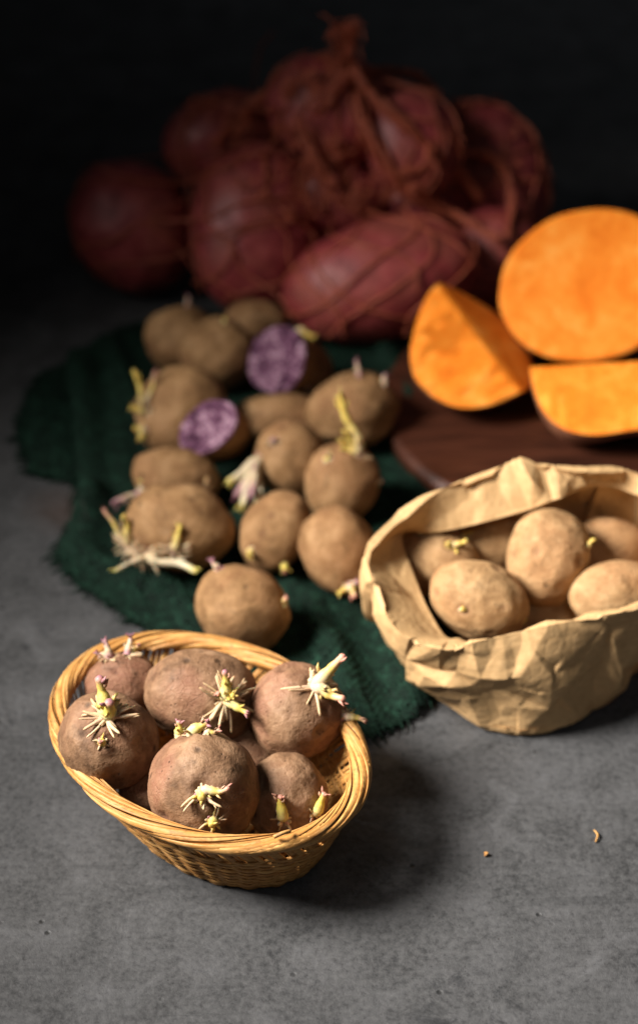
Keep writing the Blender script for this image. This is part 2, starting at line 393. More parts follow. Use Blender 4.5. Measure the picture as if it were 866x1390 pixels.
# ---- basket
BA = Vector((-.745, .667, 0)); BB = Vector((.667, .745, 0)); BH = .056
RIMC, BASC = Vector((-.0625, .7785, 0)), Vector((-.055, .771, 0))
RA, RB, FA, FB = .0965, .0705, .0625, .044
def bpt(a, off, z):
    t = min(1, max(0, z/BH)); f = t**.85
    c = BASC.lerp(RIMC, t); A = FA+(RA-FA)*f; B = FB+(RB-FB)*f
    rad = (BA*math.cos(a)*B + BB*math.sin(a)*A).normalized()
    p = c + BA*math.cos(a)*A + BB*math.sin(a)*B + rad*off
    return Vector((p.x, p.y, z)), rad
basket = bpy.data.objects.new('wicker_basket', None); C.objects.link(basket); basket.location = BASC
tag(basket, 'oval golden wicker basket with plaited rim holding sprouting potatoes', 'basket')
rb = random.Random(5)
NG = 40
for g in range(NG):
    for s in range(3):
        a0 = 2*math.pi*(g+(s-1)*.26)/NG + rb.uniform(-.008, .008)
        P, Nn = [], []
        for i in range(7):
            z = .003 + (BH-.006)*i/6
            p, rd = bpt(a0+.30*(i/6)**1.6, -.0004, z); P.append(p); Nn.append(rd)
        arc = rb.uniform(1.2, 1.7); mr = .0043+rb.uniform(-.0010, .0015); nn = 30
        b0 = math.radians(205+s*10+rb.uniform(-12, 12)); b1 = math.radians(-58+s*14+rb.uniform(-16, 16))
        for i in range(1, nn+1):
            t = i/nn; be = b0+(b1-b0)*(t**.9)
            ctr, rd = bpt(a0+.30+arc*t, 0, BH)
            r2 = mr*(1-.25*t)
            dv = rd*math.cos(be)*r2*1.15 + Vector((0, 0, 1))*math.sin(be)*r2*.95
            P.append(ctr+dv); Nn.append(dv.normalized())
        wv = rb.choice([.0010, .0013, .0016, .0021])*rb.uniform(.9, 1.1)
        V, Fc = tube(P, [wv]*(len(P)-2)+[wv*.8, wv*.35], 6, Nn, .34)
        mesh('rim_strand', V, Fc, WICKER, basket, loc=BASC)
for r in range(17):
    z = .0020 + r*.00215; P, Nn = [], []
    n = 240; w0 = rb.uniform(-.0003, .0003)
    for i in range(n):
        a = 2*math.pi*i/n
        p, rd = bpt(a, (.0010)*math.sin(NG/2*a+math.pi*(r % 2)) + w0, z+.0006*noise.noise(Vector((math.cos(a)*3, math.sin(a)*3, r*3.7)))); P.append(p); Nn.append(rd)
    V, Fc = tube(P, rb.uniform(.0009, .0016), 6, Nn, .5, closed=True)
    mesh('weaver', V, Fc, WICKER, basket, loc=BASC)
for r in range(12):
    f = .06+.94*r/11; P = []
    for i in range(64):
        a = 2*math.pi*i/64
        P.append(BASC + BA*math.cos(a)*FA*f + BB*math.sin(a)*FB*f + Vector((0, 0, .0018+.0007*math.sin(16*a+math.pi*(r % 2)))))
    V, Fc = tube(P, .0021, 6, [Vector((0, 0, 1))]*64, .45, closed=True)
    mesh('base_weaver', V, Fc, WICKER, basket, loc=BASC)
# loose split ends on the rim
for (x, y, x2, y2, z) in ((254, 902, 268, 888, .060), (372, 1136, 395, 1128, .064), (470, 1010, 482, 1030, .05)):
    P = catmull([at(x, y, z), at((x+x2)/2, (y+y2)/2-1, z+.002), at(x2, y2, z)], 5)
    V, Fc = tube(P, [.0011]*(len(P)-1)+[.0004], 5); mesh('loose_end', V, Fc, WICKER, basket, loc=BASC)

GB = 'sprouting potatoes in the wicker basket'
def bp_(*a, **k): k.setdefault('lump', 1.3); return potato(*a, GB, SK_PINK, sub=5, **k)
A = bp_(168, 930, 104, 92, 8, .052, 'light brown potato at the basket rim with pinkish sprouts on top', dr=.9)
B = bp_(274, 945, 156, 128, -14, .062, 'large pinkish potato with spiky yellow star of shoots on its right side', dr=.9, eyes=5)
Cc = bp_(402, 966, 132, 134, -30, .058, 'reddish brown potato with two thick pink tipped shoots on top', dr=.95)
D = bp_(148, 1007, 142, 132, -20, .060, 'wrinkled brown potato with pale green shoots and hanging rootlets', lump=1.5, eyes=9)
E_ = bp_(278, 1067, 156, 150, -30, .058, 'round potato with small star sprout and a nub below it', eyes=6)
Fp = bp_(390, 1082, 112, 124, 10, .040, 'small potato half hidden at the front rim with two greenish sprouts', dr=.95)
G = bp_(204, 1068, 84, 80, 0, .034, 'dark shaded potato low down between the wrinkled and round potatoes', dr=.9)
H_ = bp_(335, 1030, 100, 90, 0, .030, 'deeply shaded potato at the bottom of the basket under the others', dr=.8)
sprout(A, 150, 893, [(-.3, 1, .1, 13, 2.4, 'purple'), (-.9, .5, .2, 9, 2.2, 'purple')], 7, 8, 'purple', rrad=.8)
sprout(A, 174, 888, [(.1, 1, .1, 13, 2.3, 'purple'), (.6, .7, .2, 10, 2.1, 'pink')], 8, 9, 'purple', rrad=.8)
sprout(B, 306, 950, [(.0, 1, .55, 20, 3.2, 'pale'), (.9, -.45, .5, 17, 2.8, 'pale'), (.5, .25, .9, 11, 2.8, 'yellow'), (-.5, .5, .8, 8, 2.4, 'green')], 26, 21, spread=1.5, rrad=1.05)
sprout(Cc, 428, 932, [(.66, .75, .4, 27, 3.8, 'pink'), (.85, -.25, .6, 22, 3.7, 'pink')], 11, 19, spread=1.4, rrad=1.1)
sprout(Cc, 466, 972, [(.9, -.2, .2, 15, 2.4, 'pink')], 5, 8, rrad=.8)
sprout(D, 146, 972, [(-.16, 1, .3, 25, 4.2, 'pale'), (.12, .7, .75, 15, 4.6, 'pale')], 26, 18, spread=1.3, rrad=1.1)
sprout(D, 139, 1008, [(-.1, .25, 1, 5.5, 2.2, 'green')], 6, 6, rrad=.7)
sprout(E_, 275, 1076, [(-.1, -.2, 1, 7, 3.4, 'yellow'), (.85, .25, .5, 18, 2.5, 'pink')], 13, 15, spread=1.6, rrad=.9)
sprout(E_, 290, 1114, [(-.1, -.45, 1, 6.5, 3.0, 'yellow')], 6, 9, spread=1.6, rrad=.75)
sprout(E_, 244, 1000, [(-.05, 1, .25, 11, 2.9, 'pale')], 2, 4)
sprout(E_, 258, 996, [(.7, .55, .2, 14, 3.3, 'pale')], 2, 4)
sprout(E_, 278, 995, [(.8, .35, .2, 10, 2.1, 'pink')], 2, 4)
sprout(Fp, 384, 1112, [(-.05, 1, .5, 15, 3.0, 'green')], 8, 11, spread=1.3, rrad=.8)
sprout(Fp, 428, 1105, [(.4, .8, .4, 15, 2.8, 'green')], 5, 7)

# ------------------------------------------------------------------ burlap cloth, woven thread by thread
def inside(poly, X, Y):
    r = np.zeros(X.shape, bool); n = len(poly)
    for i in range(n):
        x1, y1 = poly[i]; x2, y2 = poly[(i+1) % n]
        cnd = ((y1 > Y) != (y2 > Y))
        with np.errstate(divide='ignore', invalid='ignore'):
            r ^= cnd & (X < (x2-x1)*(Y-y1)/(y2-y1+1e-12)+x1)
    return r
def poly_px(L): return [tuple(at(x, y, .004)[:2]) for x, y in L]
UPPER = poly_px([(98, 486), (165, 440), (215, 428), (330, 425), (470, 455), (545, 478), (560, 520), (585, 560), (618, 640), (640, 760), (618, 900), (579, 953), (545, 982), (500, 1002), (450, 975), (390, 945), (320, 905), (262, 872), (200, 852), (146, 819), (104, 790), (70, 752), (92, 722), (110, 690), (104, 640), (101, 580), (90, 520)])
LOWER = poly_px([(50, 508), (98, 486), (180, 470), (200, 640), (110, 655), (38, 640), (18, 576)])
def seg_d(X, Y, a, b):
    ax, ay = a; bx, by = b; dx, dy = bx-ax, by-ay
    t = np.clip(((X-ax)*dx+(Y-ay)*dy)/(dx*dx+dy*dy), 0, 1); return np.hypot(X-ax-t*dx, Y-ay-t*dy)
def pp(x, y): return tuple(at(x, y, .004)[:2])
def h_up(X, Y):
    h = .0035 + .0012*np.sin(X*41+Y*23) + .001*np.sin(X*-29+Y*57)
    h += .014*np.exp(-(seg_d(X, Y, pp(106, 500), pp(122, 690))/.017)**2)
    h += .010*np.exp(-(seg_d(X, Y, pp(122, 690), pp(112, 745))/.013)**2)
    h += .012*np.exp(-(seg_d(X, Y, pp(553, 520), pp(585, 650))/.014)**2)
    h += .006*np.exp(-(seg_d(X, Y, pp(160, 520), pp(185, 760))/.010)**2)
    for (a_, b_, hh, ww) in (((150, 470), (215, 610), .009, .010), ((130, 760), (215, 800), .008, .009), ((225, 790), (270, 850), .007, .009), ((420, 830), (470, 960), .009, .010), ((520, 840), (560, 950), .010, .009), ((400, 800), (470, 840), .006, .010), ((520, 470), (548, 560), .010, .010)):
        h += hh*np.exp(-(seg_d(X, Y, pp(*a_), pp(*b_))/ww)**2)
    h += .006*np.exp(-(seg_d(X, Y, pp(455, 880), pp(500, 975))/.010)**2)
    return h
def h_lo(X, Y): return .0022 + .002*np.exp(-(seg_d(X, Y, pp(60, 540), pp(75, 620))/.012)**2)
def weave(poly, hf, name, parent, rot, pitch, seed):
    rg = np.random.default_rng(seed); rr = random.Random(seed)
    P = np.array(poly); c = P.mean(0); ca, sa = math.cos(rot), math.sin(rot)
    loc = (P-c) @ np.array([[ca, -sa], [sa, ca]]); lo = loc.min(0)-.01; hi = loc.max(0)+.01
    nu, nv = ((hi-lo)/pitch).astype(int)
    V, Fc = [], []; fr_V, fr_F = [], []
    for fam in (0, 1):
        na, nb = (nu, nv) if fam == 0 else (nv, nu)
        for i in range(na):
            jj = np.arange(nb); jit = .22*pitch*np.interp(jj, np.arange(0, nb+12, 6), rg.normal(0, 1, len(np.arange(0, nb+12, 6))))
            A_ = lo[fam] + i*pitch + jit; B_ = lo[1-fam] + jj*pitch
            U, W = (A_, B_) if fam == 0 else (B_, A_)
            X = c[0] + U*ca - W*sa; Y = c[1] + U*sa + W*ca
            X = X + .0022*np.sin(Y*37); Y = Y + .0022*np.sin(X*31)
            ins = inside(poly, X, Y)
            Z = hf(X, Y) + np.where((i+jj+fam) % 2 == 0, .00055, -.00055)
            wd = pitch*.43*(1+.16*rg.normal(0, 1))
            k = 0
            while k < nb:
                if not ins[k]: k += 1; continue
                e = k
                while e+1 < nb and ins[e+1]: e += 1
                if e-k >= 2:
                    ad = np.array([X[e]-X[k], Y[e]-Y[k]]); ad /= np.hypot(*ad)+1e-9; sx, sy = -ad[1], ad[0]
                    b0 = len(V)
                    for q in range(k, e+1):
                        ww = wd*(1+.18*rr.uniform(-1, 1))
                        V += [(X[q]-sx*ww, Y[q]-sy*ww, Z[q]-.00035), (X[q], Y[q], Z[q]+.00045), (X[q]+sx*ww, Y[q]+sy*ww, Z[q]-.00035)]
                    for q in range(e-k):
                        a = b0+q*3; Fc += [(a, a+3, a+4, a+1), (a+1, a+4, a+5, a+2)]
                    for end, sg in ((k, -1), (e, 1)):                                # frayed ends
                        L = rr.choice([.002, .003, .005, .007, .010]); wob = rr.uniform(-.5, .5)
                        p0 = Vector((X[end], Y[end], Z[end])); dd = Vector((ad[0]*sg, ad[1]*sg, 0)); sd = Vector((sx, sy, 0))
                        p1 = p0+dd*L*.5+sd*L*.2*wob; p2 = p0+dd*L+sd*L*.6*wob
                        p1.z = max(.0012, p0.z*.6+rr.uniform(0, .002)); p2.z = max(.001, rr.uniform(.0008, .003))
                        tube([p0, p1, p2], [wd*.7, wd*.55, wd*.2], 4, V=fr_V, Fc=fr_F)
                k = e+1
    o = mesh(name, V, Fc, BURLAP, parent); f = mesh('frayed_edge', fr_V, fr_F, BURLAP, o if parent is None else parent); f['kind'] = 'stuff'
    return o
cloth = weave(UPPER, h_up, 'burlap_cloth', None, .42, .0029, 3); tag(cloth, 'dark green burlap cloth with frayed edges under the potatoes', 'cloth')
fold = weave(LOWER, h_lo, 'folded_corner', cloth, .15, .0029, 4); fold['label'] = 'darker corner of the cloth folded out underneath'; fold['kind'] = 'stuff'

# ---- potatoes on the cloth
GC = 'potatoes lying on the green cloth'
CL = .0048
def cp(px, py, wd, ht, roll, label, **k):
    z = k.pop('z', None); k.setdefault('lump', 1.6); return potato(px, py, wd*1.12, ht*1.12, roll, z, label, GC, SK_TAN, rest=CL, **k)
c1 = cp(247, 461, 92, 82, -12, 'dark tan potato at the back corner of the heap beside the red ones')
c2 = cp(297, 481, 96, 88, -10, 'tan potato leaning on another at the back left of the heap', dr=.9)
c3 = cp(347, 442, 82, 62, 0, 'tan potato behind the upper purple cut half')
c5 = cp(246, 560, 118, 110, 25, 'large tan potato with curling yellow sprouts at its left end', dr=.85)
c7 = cp(378, 566, 116, 58, 4, 'long plain potato lying between the two purple cut halves', dr=1.0)
c8 = cp(478, 556, 114, 94, 14, 'smooth egg shaped tan potato at the right edge of the heap', egg=.08)
c9 = cp(394, 622, 90, 92, 35, 'wrinkled tan potato with a fan of thick white shoots', lump=1.2, dr=.9)
c10 = cp(463, 655, 100, 92, 75, 'tan potato with tall yellow shoot standing on its upper end', dr=.85)
c11 = cp(238, 648, 108, 72, -10, 'small tan potato squeezed behind the big rooted one', dr=.95)
c12 = cp(243, 715, 134, 108, -8, 'big tan potato with tangled white roots and long pale shoot', dr=.9)
c13 = cp(375, 722, 104, 84, 55, 'oval tan potato with dark eye and small sprouts at its lower end', dr=.95)
c14 = cp(461, 748, 114, 90, 118, 'smooth oval potato with pink sprouts beside the paper bag', dr=.95, egg=.05)
c15 = cp(329, 826, 116, 106, -20, 'round tan potato alone on the cloth behind the basket rim', eyes=5)
sprout(c1, 255, 412, [(.1, 1, .1, 9, 1.8, 'purple')], 2, 4)
sprout(c2, 305, 437, [(.1, 1, .2, 5, 1.6, 'yellow')], 2, 4)
sprout(c5, 200, 558, [(-.35, 1, .2, 32, 2.4, 'yellow'), (-.9, .3, .3, 13, 2.6, 'yellow'), (.15, 1, .1, 28, 1.9, 'pink')], 8, 6)
sprout(c5, 196, 585, [(-.9, .2, .4, 9, 3.0, 'yellow'), (-.5, -.6, .5, 9, 2.6, 'yellow')], 8, 7)
sprout(c8, 488, 510, [(-.2, 1, .2, 13, 1.8, 'purple')], 4, 4)
sprout(c8, 522, 522, [(.2, 1, .2, 9, 2.2, 'purple'), (-.6, .9, .3, 6, 1.6, 'yellow')], 5, 4)
sprout(c9, 352, 622, [(-.05, -1, .5, 42, 3.8, 'white'), (-.35, -1, .3, 40, 3.6, 'white'), (-.6, -.9, .3, 34, 3.2, 'purple'), (-.85, -.6, .3, 30, 3.2, 'white'), (-.2, -.9, .8, 36, 3.2, 'purple')], 8, 6)
sprout(c9, 372, 600, [(-.2, .4, .9, 6, 2.6, 'purple')], 8, 6)
sprout(c10, 488, 615, [(-.28, 1, .35, 46, 3.4, 'yellow'), (-.75, .7, .5, 18, 2.0, 'yellow'), (-.95, .35, .5, 14, 2.0, 'yellow'), (-.5, .8, .6, 22, 2.2, 'yellow')], 12, 10, 'yellow', spread=1.4)
sprout(c10, 445, 622, [(-.3, .6, .7, 6, 2.4, 'green')], 6, 5)
sprout(c10, 512, 655, [(1, .1, .1, 5, 1.8, 'pink')], 0)
sprout(c11, 195, 668, [(-.9, -.4, .4, 26, 3.0, 'purple'), (-.2, .8, .6, 10, 2.4, 'white'), (.5, .6, .7, 7, 2.2, 'white')], 8, 7)
sprout(c11, 282, 652, [(.2, .1, 1, 3.5, 1.8, 'pink')], 3, 3)
sprout(c12, 178, 738, [(-.25, .8, .5, 22, 3.0, 'yellow'), (-.8, 1, .2, 30, 1.6, 'pink')], 24, 19, spread=1.3, rrad=.9)
sprout(c12, 200, 752, [(.9, -.35, .5, 40, 3.0, 'white'), (-.9, -.5, .4, 26, 1.6, 'white')], 26, 18, spread=1.3, rrad=.9)
sprout(c12, 238, 746, [(.28, 1, .5, 18, 3.0, 'yellow')], 16, 14, spread=1.4, rrad=.8)
sprout(c13, 340, 748, [(-.1, -.4, .9, 8, 2.6, 'yellow')], 5, 5)
sprout(c13, 386, 766, [(.1, -.6, .7, 11, 2.6, 'green')], 5, 5)
sprout(c14, 474, 795, [(.25, -.6, .6, 12, 2.4, 'pink'), (-.7, -.5, .4, 10, 2.0, 'yellow'), (.7, .3, .4, 8, 2.2, 'purple')], 9, 7)
sprout(c15, 386, 818, [(.4, .5, .6, 7, 2.2, 'pink')], 3, 3)
sprout(c15, 297, 772, [(-.5, .8, .2, 9, 2.2, 'purple')], 4, 5)
sprout(c15, 302, 868, [(0, -.2, 1, 3, 2.0, 'white')], 8, 5)

def half(px, py, z, n, ru, rv, L, mats, label, group, name, cat, twist=0, seed=1, rest=None, lump=1.0):
    """half a tuber: cut face at the pixel facing n (right, up, toward camera), radii in photo pixels"""
    nn = cv(*n).normalized(); u = (UP - nn*UP.dot(nn)).normalized(); u.rotate(Matrix.Rotation(math.radians(twist), 3, nn)); v = u.cross(nn)
    off = Vector((seed*3.1, seed*7.7, seed))
    for it in range(14):
        cen = at(px, py, z); k = depth(cen)/FPX
        V, Fc, mi = [], [], []; NA = 72; NR = 22
        for r in range(NR):
            th = (math.pi/2)*r/(NR-1); sx, cz = math.cos(th), math.sin(th)
            for a in range(NA):
                t = 2*math.pi*a/NA; q = Vector((math.cos(t)*sx, math.sin(t)*sx, cz))
                s = 1+lump*(.06*noise.noise(q*1.2+off)+.02*noise.noise(q*3+off))
                V.append(cen + (u*math.cos(t)*rv*sx*s + v*math.sin(t)*ru*sx*s - nn*cz*L)*k)
        if rest is None: break
        z += rest - min(p.z for p in V)
    for r in range(NR-1):
        for a in range(NA):
            b = (a+1) % NA; Fc.append((r*NA+a, r*NA+b, (r+1)*NA+b, (r+1)*NA+a)); mi.append(0)
    base = len(V); NC = 14; rim = [V[a].copy() for a in range(NA)]
    for r in range(NC):
        f = (.985, .955, .92, .86, .78, .7, .6, .5, .4, .3, .2, .12, .06, .0)[r]
        for a in range(NA):
            V.append(cen + (rim[a]-cen)*f + nn*k*(1.6 if r == 0 else 2.6 if r == 1 else 3.0))
    for a in range(NA):
        b = (a+1) % NA; Fc.append((b, a, base+a, base+b)); mi.append(1)
    for r in range(NC-1):
        for a in range(NA):
            b = (a+1) % NA; Fc.append((base+r*NA+b, base+r*NA+a, base+(r+1)*NA+a, base+(r+1)*NA+b)); mi.append(1)
    skinF = [f for f, q in zip(Fc, mi) if q == 0]; fleshF = [f for f, q in zip(Fc, mi) if q == 1]
    o = mesh(name, V[:base], skinF, mats[0], loc=cen); tag(o, label, cat, group)
    Vf = V[:NA]+V[base:]; fleshF = [tuple(i if i < NA else i-base+NA for i in f) for f in fleshF]
    mesh('cut_face', Vf, fleshF, mats[1], o, loc=cen)
    T = Tuber(); T.o = o; T.cen = cen; T.V = V; T.F = Fc; T.bvh = BVHTree.FromPolygons(V, Fc); return T
h4 = half(376, 488, .03, (-.60, .12, .79), 50, 47, 108, (SK_TAN, PURPLE), 'cut potato half with purple flesh near the red potatoes', GC, 'potato_half', 'potato', -12, 3, rest=CL)
h6 = half(283, 580, .03, (-.42, .22, .88), 47, 36, 92, (SK_TAN, PURPLE), 'cut potato half with purple flesh against the sprouting large potato', GC, 'potato_half', 'potato', 30, 9, rest=CL+.012)
sprout(h4, 405, 444, [(.9, -.3, .2, 16, 2.6, 'yellow')], 0)
sprout(h4, 425, 535, [(-.2, -.2, .8, 6, 2.0, 'purple')], 3, 4)

# ------------------------------------------------------------------ cutting board and sweet potato
BT = .022
bc = at(800, 545, BT); R0 = .152; bm = bmesh.new()
bmesh.ops.create_cone(bm, cap_ends=True, segments=160, radius1=R0-.002, radius2=R0, depth=BT-.001, matrix=Matrix.Translation((0, 0, BT/2)))
bmesh.ops.bevel(bm, geom=[e for e in bm.edges if abs(e.verts[0].co.z-e.verts[1].co.z) < 1e-5], offset=.003, segments=3, affect='EDGES')
me = bpy.data.meshes.new('cutting_board'); bm.to_mesh(me); bm.free(); me.materials.append(WOOD)
me.polygons.foreach_set('use_smooth', [len(p.vertices) == 4 for p in me.polygons])
board = bpy.data.objects.new('cutting_board', me); C.objects.link(board); board.location = (bc.x, bc.y, 0)
tag(board, 'round dark brown wooden board under the cut sweet potato', 'cutting board')
GS = 'cut sweet potato pieces on the board'
half(802, 386, .075, (-.10, .12, .98), 126, 105, 150, (SK_SWEET, ORANGE), 'big sweet potato half with broad orange cut face upright on board', GS, 'sweet_potato_half', 'sweet potato', 18, 4, rest=BT, lump=1.1)
def wedge(px, py, z, d, e1, e2, rad, rl, label, rest, seed, tap=.42):
    dv = cv(*d).normalized(); a = cv(*e1); a = (a-dv*a.dot(dv)).normalized(); b = cv(*e2); b = (b-dv*b.dot(dv)).normalized()
    n1 = dv.cross(a).normalized(); n1 = n1 if n1.dot(b) < 0 else -n1      # outward normals of the two cuts
    n2 = dv.cross(b).normalized(); n2 = n2 if n2.dot(a) < 0 else -n2
    off = Vector((seed*2.3, seed, 5)); c2 = dv.cross(a).normalized()
    for it in range(10):
        cen = at(px, py, z); k = depth(cen)/FPX
        bm = bmesh.new(); bmesh.ops.create_icosphere(bm, subdivisions=5, radius=1)
        for q in bm.verts:
            s = 1+.05*noise.noise(q.co*1.3+off); tp = 1-tap*max(0, -q.co.x)**1.4
            q.co = (dv*q.co.x*rl + a*q.co.y*rad*tp + c2*q.co.z*rad*tp)*s*k
        for pn in (n1, n2):
            bmesh.ops.bisect_plane(bm, geom=bm.verts[:]+bm.edges[:]+bm.faces[:], plane_co=(0, 0, 0), plane_no=pn, clear_outer=True)
        lowz = min(q.co.z for q in bm.verts)
        if abs(z + lowz - rest) < 1e-4: break
        z = rest - lowz; 
        if it < 9: bm.free()
    bmesh.ops.delete(bm, geom=[f for f in bm.faces if f.normal.dot(n1) > .9995 or f.normal.dot(n2) > .9995], context='FACES_ONLY')
    me = bpy.data.meshes.new('sweet_potato_wedge'); bm.to_mesh(me); me.materials.append(SK_SWEET); me.polygons.foreach_set('use_smooth', [True]*len(me.polygons))
    o = bpy.data.objects.new('sweet_potato_wedge', me); C.objects.link(o); o.location = cen; tag(o, label, 'sweet potato', GS)
    # the two cut faces, each a fan that swells slightly and rounds off at the skin
    for pn in (n1, n2):
        edge = [q.co.copy() for q in bm.verts if abs(q.co.dot(pn)) < 1e-6 and any(e.is_boundary for e in q.link_edges)]
        edge = [q for q in edge if q.length > .2*rad*k]
        edge.sort(key=lambda q: q.dot(dv))
        V, Fc = [], []; M = 12; mid = [dv*q.dot(dv) for q in edge]
        for i, q in enumerate(edge):
            for j in range(M+1):
                f = 1-j/M; p = mid[i].lerp(q, f); t = min(1, (1-f)*6)
                V.append(cen + p + pn*.0012*math.sin(min(1, (1-f)*5)*math.pi/2)*(1 if j < M else .2))
        for i in range(len(edge)-1):
            for j in range(M): Fc.append((i*(M+1)+j, (i+1)*(M+1)+j, (i+1)*(M+1)+j+1, i*(M+1)+j+1))
        mesh('cut_face', V, Fc, ORANGE, o, loc=cen)
    bm.free()
    return o
wedge(648, 458, .06, (.56, -.78, .22), (-.72, -.68, .16), (.62, .10, -.78), 104, 96, 'leaning sweet potato wedge with its ridge pointing up on the board', BT, 2)
wedge(846, 492, .06, (1, .05, .05), (.0, -.93, .42), (.0, -.45, -.9), 100, 126, 'low sweet potato wedge with skin showing at its end near the half', BT, 6, -.55)

# ------------------------------------------------------------------ paper bag
RIM = [(506, 738, .088), (507, 793, .082), (541, 857, .072), (602, 882, .068), (642, 872, .072), (726, 853, .075), (800, 838, .080), (866, 823, .085), (935, 775, .092), (948, 705, .098), (866, 643, .106), (783, 636, .112), (690, 629, .113), (588, 670, .102)]
BASE = [(544, 838), (530, 870), (556, 920), (606, 958), (656, 988), (726, 999), (785, 972), (840, 928), (905, 880), (915, 830), (868, 785), (785, 778), (690, 788), (590, 812)]
CUFF = [(545, 722, .074), (570, 795, .066), (602, 858, .056), (622, 866, .055), (648, 876, .058), (728, 856, .062), (800, 841, .067), (864, 826, .072), (930, 777, .08), (930, 712, .085), (850, 668, .092), (790, 664, .096), (718, 692, .090), (600, 722, .080)]
NB = 700
def ring(L): return catmull([at(*q) for q in L], NB//14, closed=True)
rim = ring(RIM); bas = ring([(x, y, .0015) for x, y in BASE]); cuf = ring(CUFF)
NB = len(rim); bcen = sum(bas, Vector())/NB
rows = []; 
belly = []; 
for i in range(NB):
    mid = bas[i].lerp(rim[i], .42); o_ = (mid-bcen); o_.z = 0; o_.normalize()
    bl = mid+o_*.006; bl.z = .030; belly.append(bl)
PROF = []
for i in range(NB):
    o_ = (bas[i]-bcen); o_.z = 0; o_ = o_.normalized()
    low = bas[i]+o_*.004; low.z = .006
    inr = rim[i].lerp(cuf[i], .06)+Vector((0, 0, .0004))
    pts = [bas[i]*.3+bcen*.7, bas[i], low, belly[i], bas[i].lerp(rim[i], .78)+o_*.004, rim[i], inr, rim[i].lerp(cuf[i], .55)+Vector((0, 0, .001)), cuf[i]]
    seq = []
    for (a, b, n) in ((0, 1, 6), (1, 2, 4), (2, 3, 24), (3, 4, 26), (4, 5, 14), (5, 6, 2), (6, 7, 14), (7, 8, 14)):
        p0, p1, p2, p3 = pts[max(a-1, 0)], pts[a], pts[b], pts[min(b+1, 8)]
        for q in range(n):
            t = q/n
            if a in (2, 3): seq.append(.5*((2*p1)+(p2-p0)*t+(2*p0-5*p1+4*p2-p3)*t*t+(3*p1-p0-3*p2+p3)*t**3))
            else: seq.append(p1.lerp(p2, t))
    seq.append(pts[8]); PROF.append(seq)
NP = len(PROF[0])
G3 = np.array([[tuple(p) for p in s] for s in PROF])                     # NB x NP x 3
for _ in range(1): G3 = .5*G3 + .25*(np.roll(G3, 1, 0)+np.roll(G3, -1, 0))
du = np.roll(G3, -1, 0)-np.roll(G3, 1, 0); dv = np.gradient(G3, axis=1)
nm = np.cross(du, dv); nm /= np.linalg.norm(nm, axis=2, keepdims=True)+1e-9
S = np.linalg.norm(du, axis=2)/2; S = np.cumsum(S.mean(1))[:, None]*np.ones((1, NP)); Tt = np.cumsum(np.linalg.norm(dv, axis=2).mean(0))[None, :]*np.ones((NB, 1))
from mathutils.geometry import delaunay_2d_cdt
def facets(n, amp, asp, seed):
    """piecewise flat height over the unrolled sheet: random points joined by straight creases"""
    rg = np.random.default_rng(seed); per = S.max(); tm = Tt.max()
    q = np.c_[rg.uniform(0, per, n), rg.uniform(-.01, tm+.01, n)]; d = rg.uniform(-1, 1, n)*amp
    q = np.r_[q, q-[per, 0], q+[per, 0]]; d = np.r_[d, d, d]
    keep = (q[:, 0] > -.06) & (q[:, 0] < per+.06); q, d = q[keep], d[keep]
    vv, _, ff, _, _, _ = delaunay_2d_cdt([Vector((x, y*asp)) for x, y in q], [], [], 0, 1e-6)
    vv = np.array([tuple(v) for v in vv]); kd = KDTree(len(q))
    for i, (x, y) in enumerate(q): kd.insert((x, y*asp, 0), i)
    kd.balance(); dd = np.array([d[kd.find((x, y, 0))[1]] for x, y in vv])
    out = np.zeros((NB, NP)); X, Y = S, Tt*asp
    for f in ff:
        if len(f) != 3: continue
        (x0, y0), (x1, y1), (x2, y2) = vv[f[0]], vv[f[1]], vv[f[2]]
        den = (y1-y2)*(x0-x2)+(x2-x1)*(y0-y2)
        if abs(den) < 1e-12: continue
        l0 = ((y1-y2)*(X-x2)+(x2-x1)*(Y-y2))/den; l1 = ((y2-y0)*(X-x2)+(x0-x2)*(Y-y2))/den; l2 = 1-l0-l1
        mk = (l0 >= -1e-6) & (l1 >= -1e-6) & (l2 >= -1e-6)
        out[mk] = (l0*dd[f[0]]+l1*dd[f[1]]+l2*dd[f[2]])[mk]
    return out
disp = facets(150, .0052, .55, 5) + facets(420, .0019, .7, 8) + facets(900, .0006, 1, 9)
fade = np.ones(NP); fade[:9] = np.linspace(0, .6, 9); fade[-1] = .7
disp *= fade[None, :]
# nothing pokes through the table
W3 = G3 + nm*disp[:, :, None]; W3[:, :, 2] = np.maximum(W3[:, :, 2], .0012)
V = [tuple(p) for p in W3.reshape(-1, 3)]; Fc = []
for i in range(NB):
    j = (i+1) % NB
    for k in range(NP-1): Fc.append((i*NP+k, j*NP+k, j*NP+k+1, i*NP+k+1))
V.append((bcen.x, bcen.y, .0012)); Fc += [((i+1) % NB*NP, i*NP, len(V)-1) for i in range(NB)]
bag = mesh('paper_bag', V, Fc, KRAFT, loc=Vector((bcen.x, bcen.y, 0))); tag(bag, 'crumpled open brown kraft paper bag with folded rim holding potatoes', 'bag')
bag.data.set_sharp_from_angle(angle=math.radians(16))
md = bag.modifiers.new('thickness', 'SOLIDIFY'); md.thickness = .0005; md.offset = 0
GP = 'potatoes in the paper bag'
def gp(px, py, wd, ht, roll, z, label, **k): k.setdefault('lump', 1.25); return potato(px, py, wd, ht, roll, z, label, GP, SK_BAG, **k)
b1 = gp(651, 815, 138, 106, -22, .058, 'oval potato with one deep eye at the front fold of the bag', dr=.95, sub=5)
b2 = gp(744, 757, 112, 134, -8, .068, 'tallest round potato standing in the middle of the bag', dr=.9, sub=5)
b3 = gp(596, 762, 116, 88, -10, .056, 'shaded potato under the left flap of the bag with yellow sprouts', dr=.9)
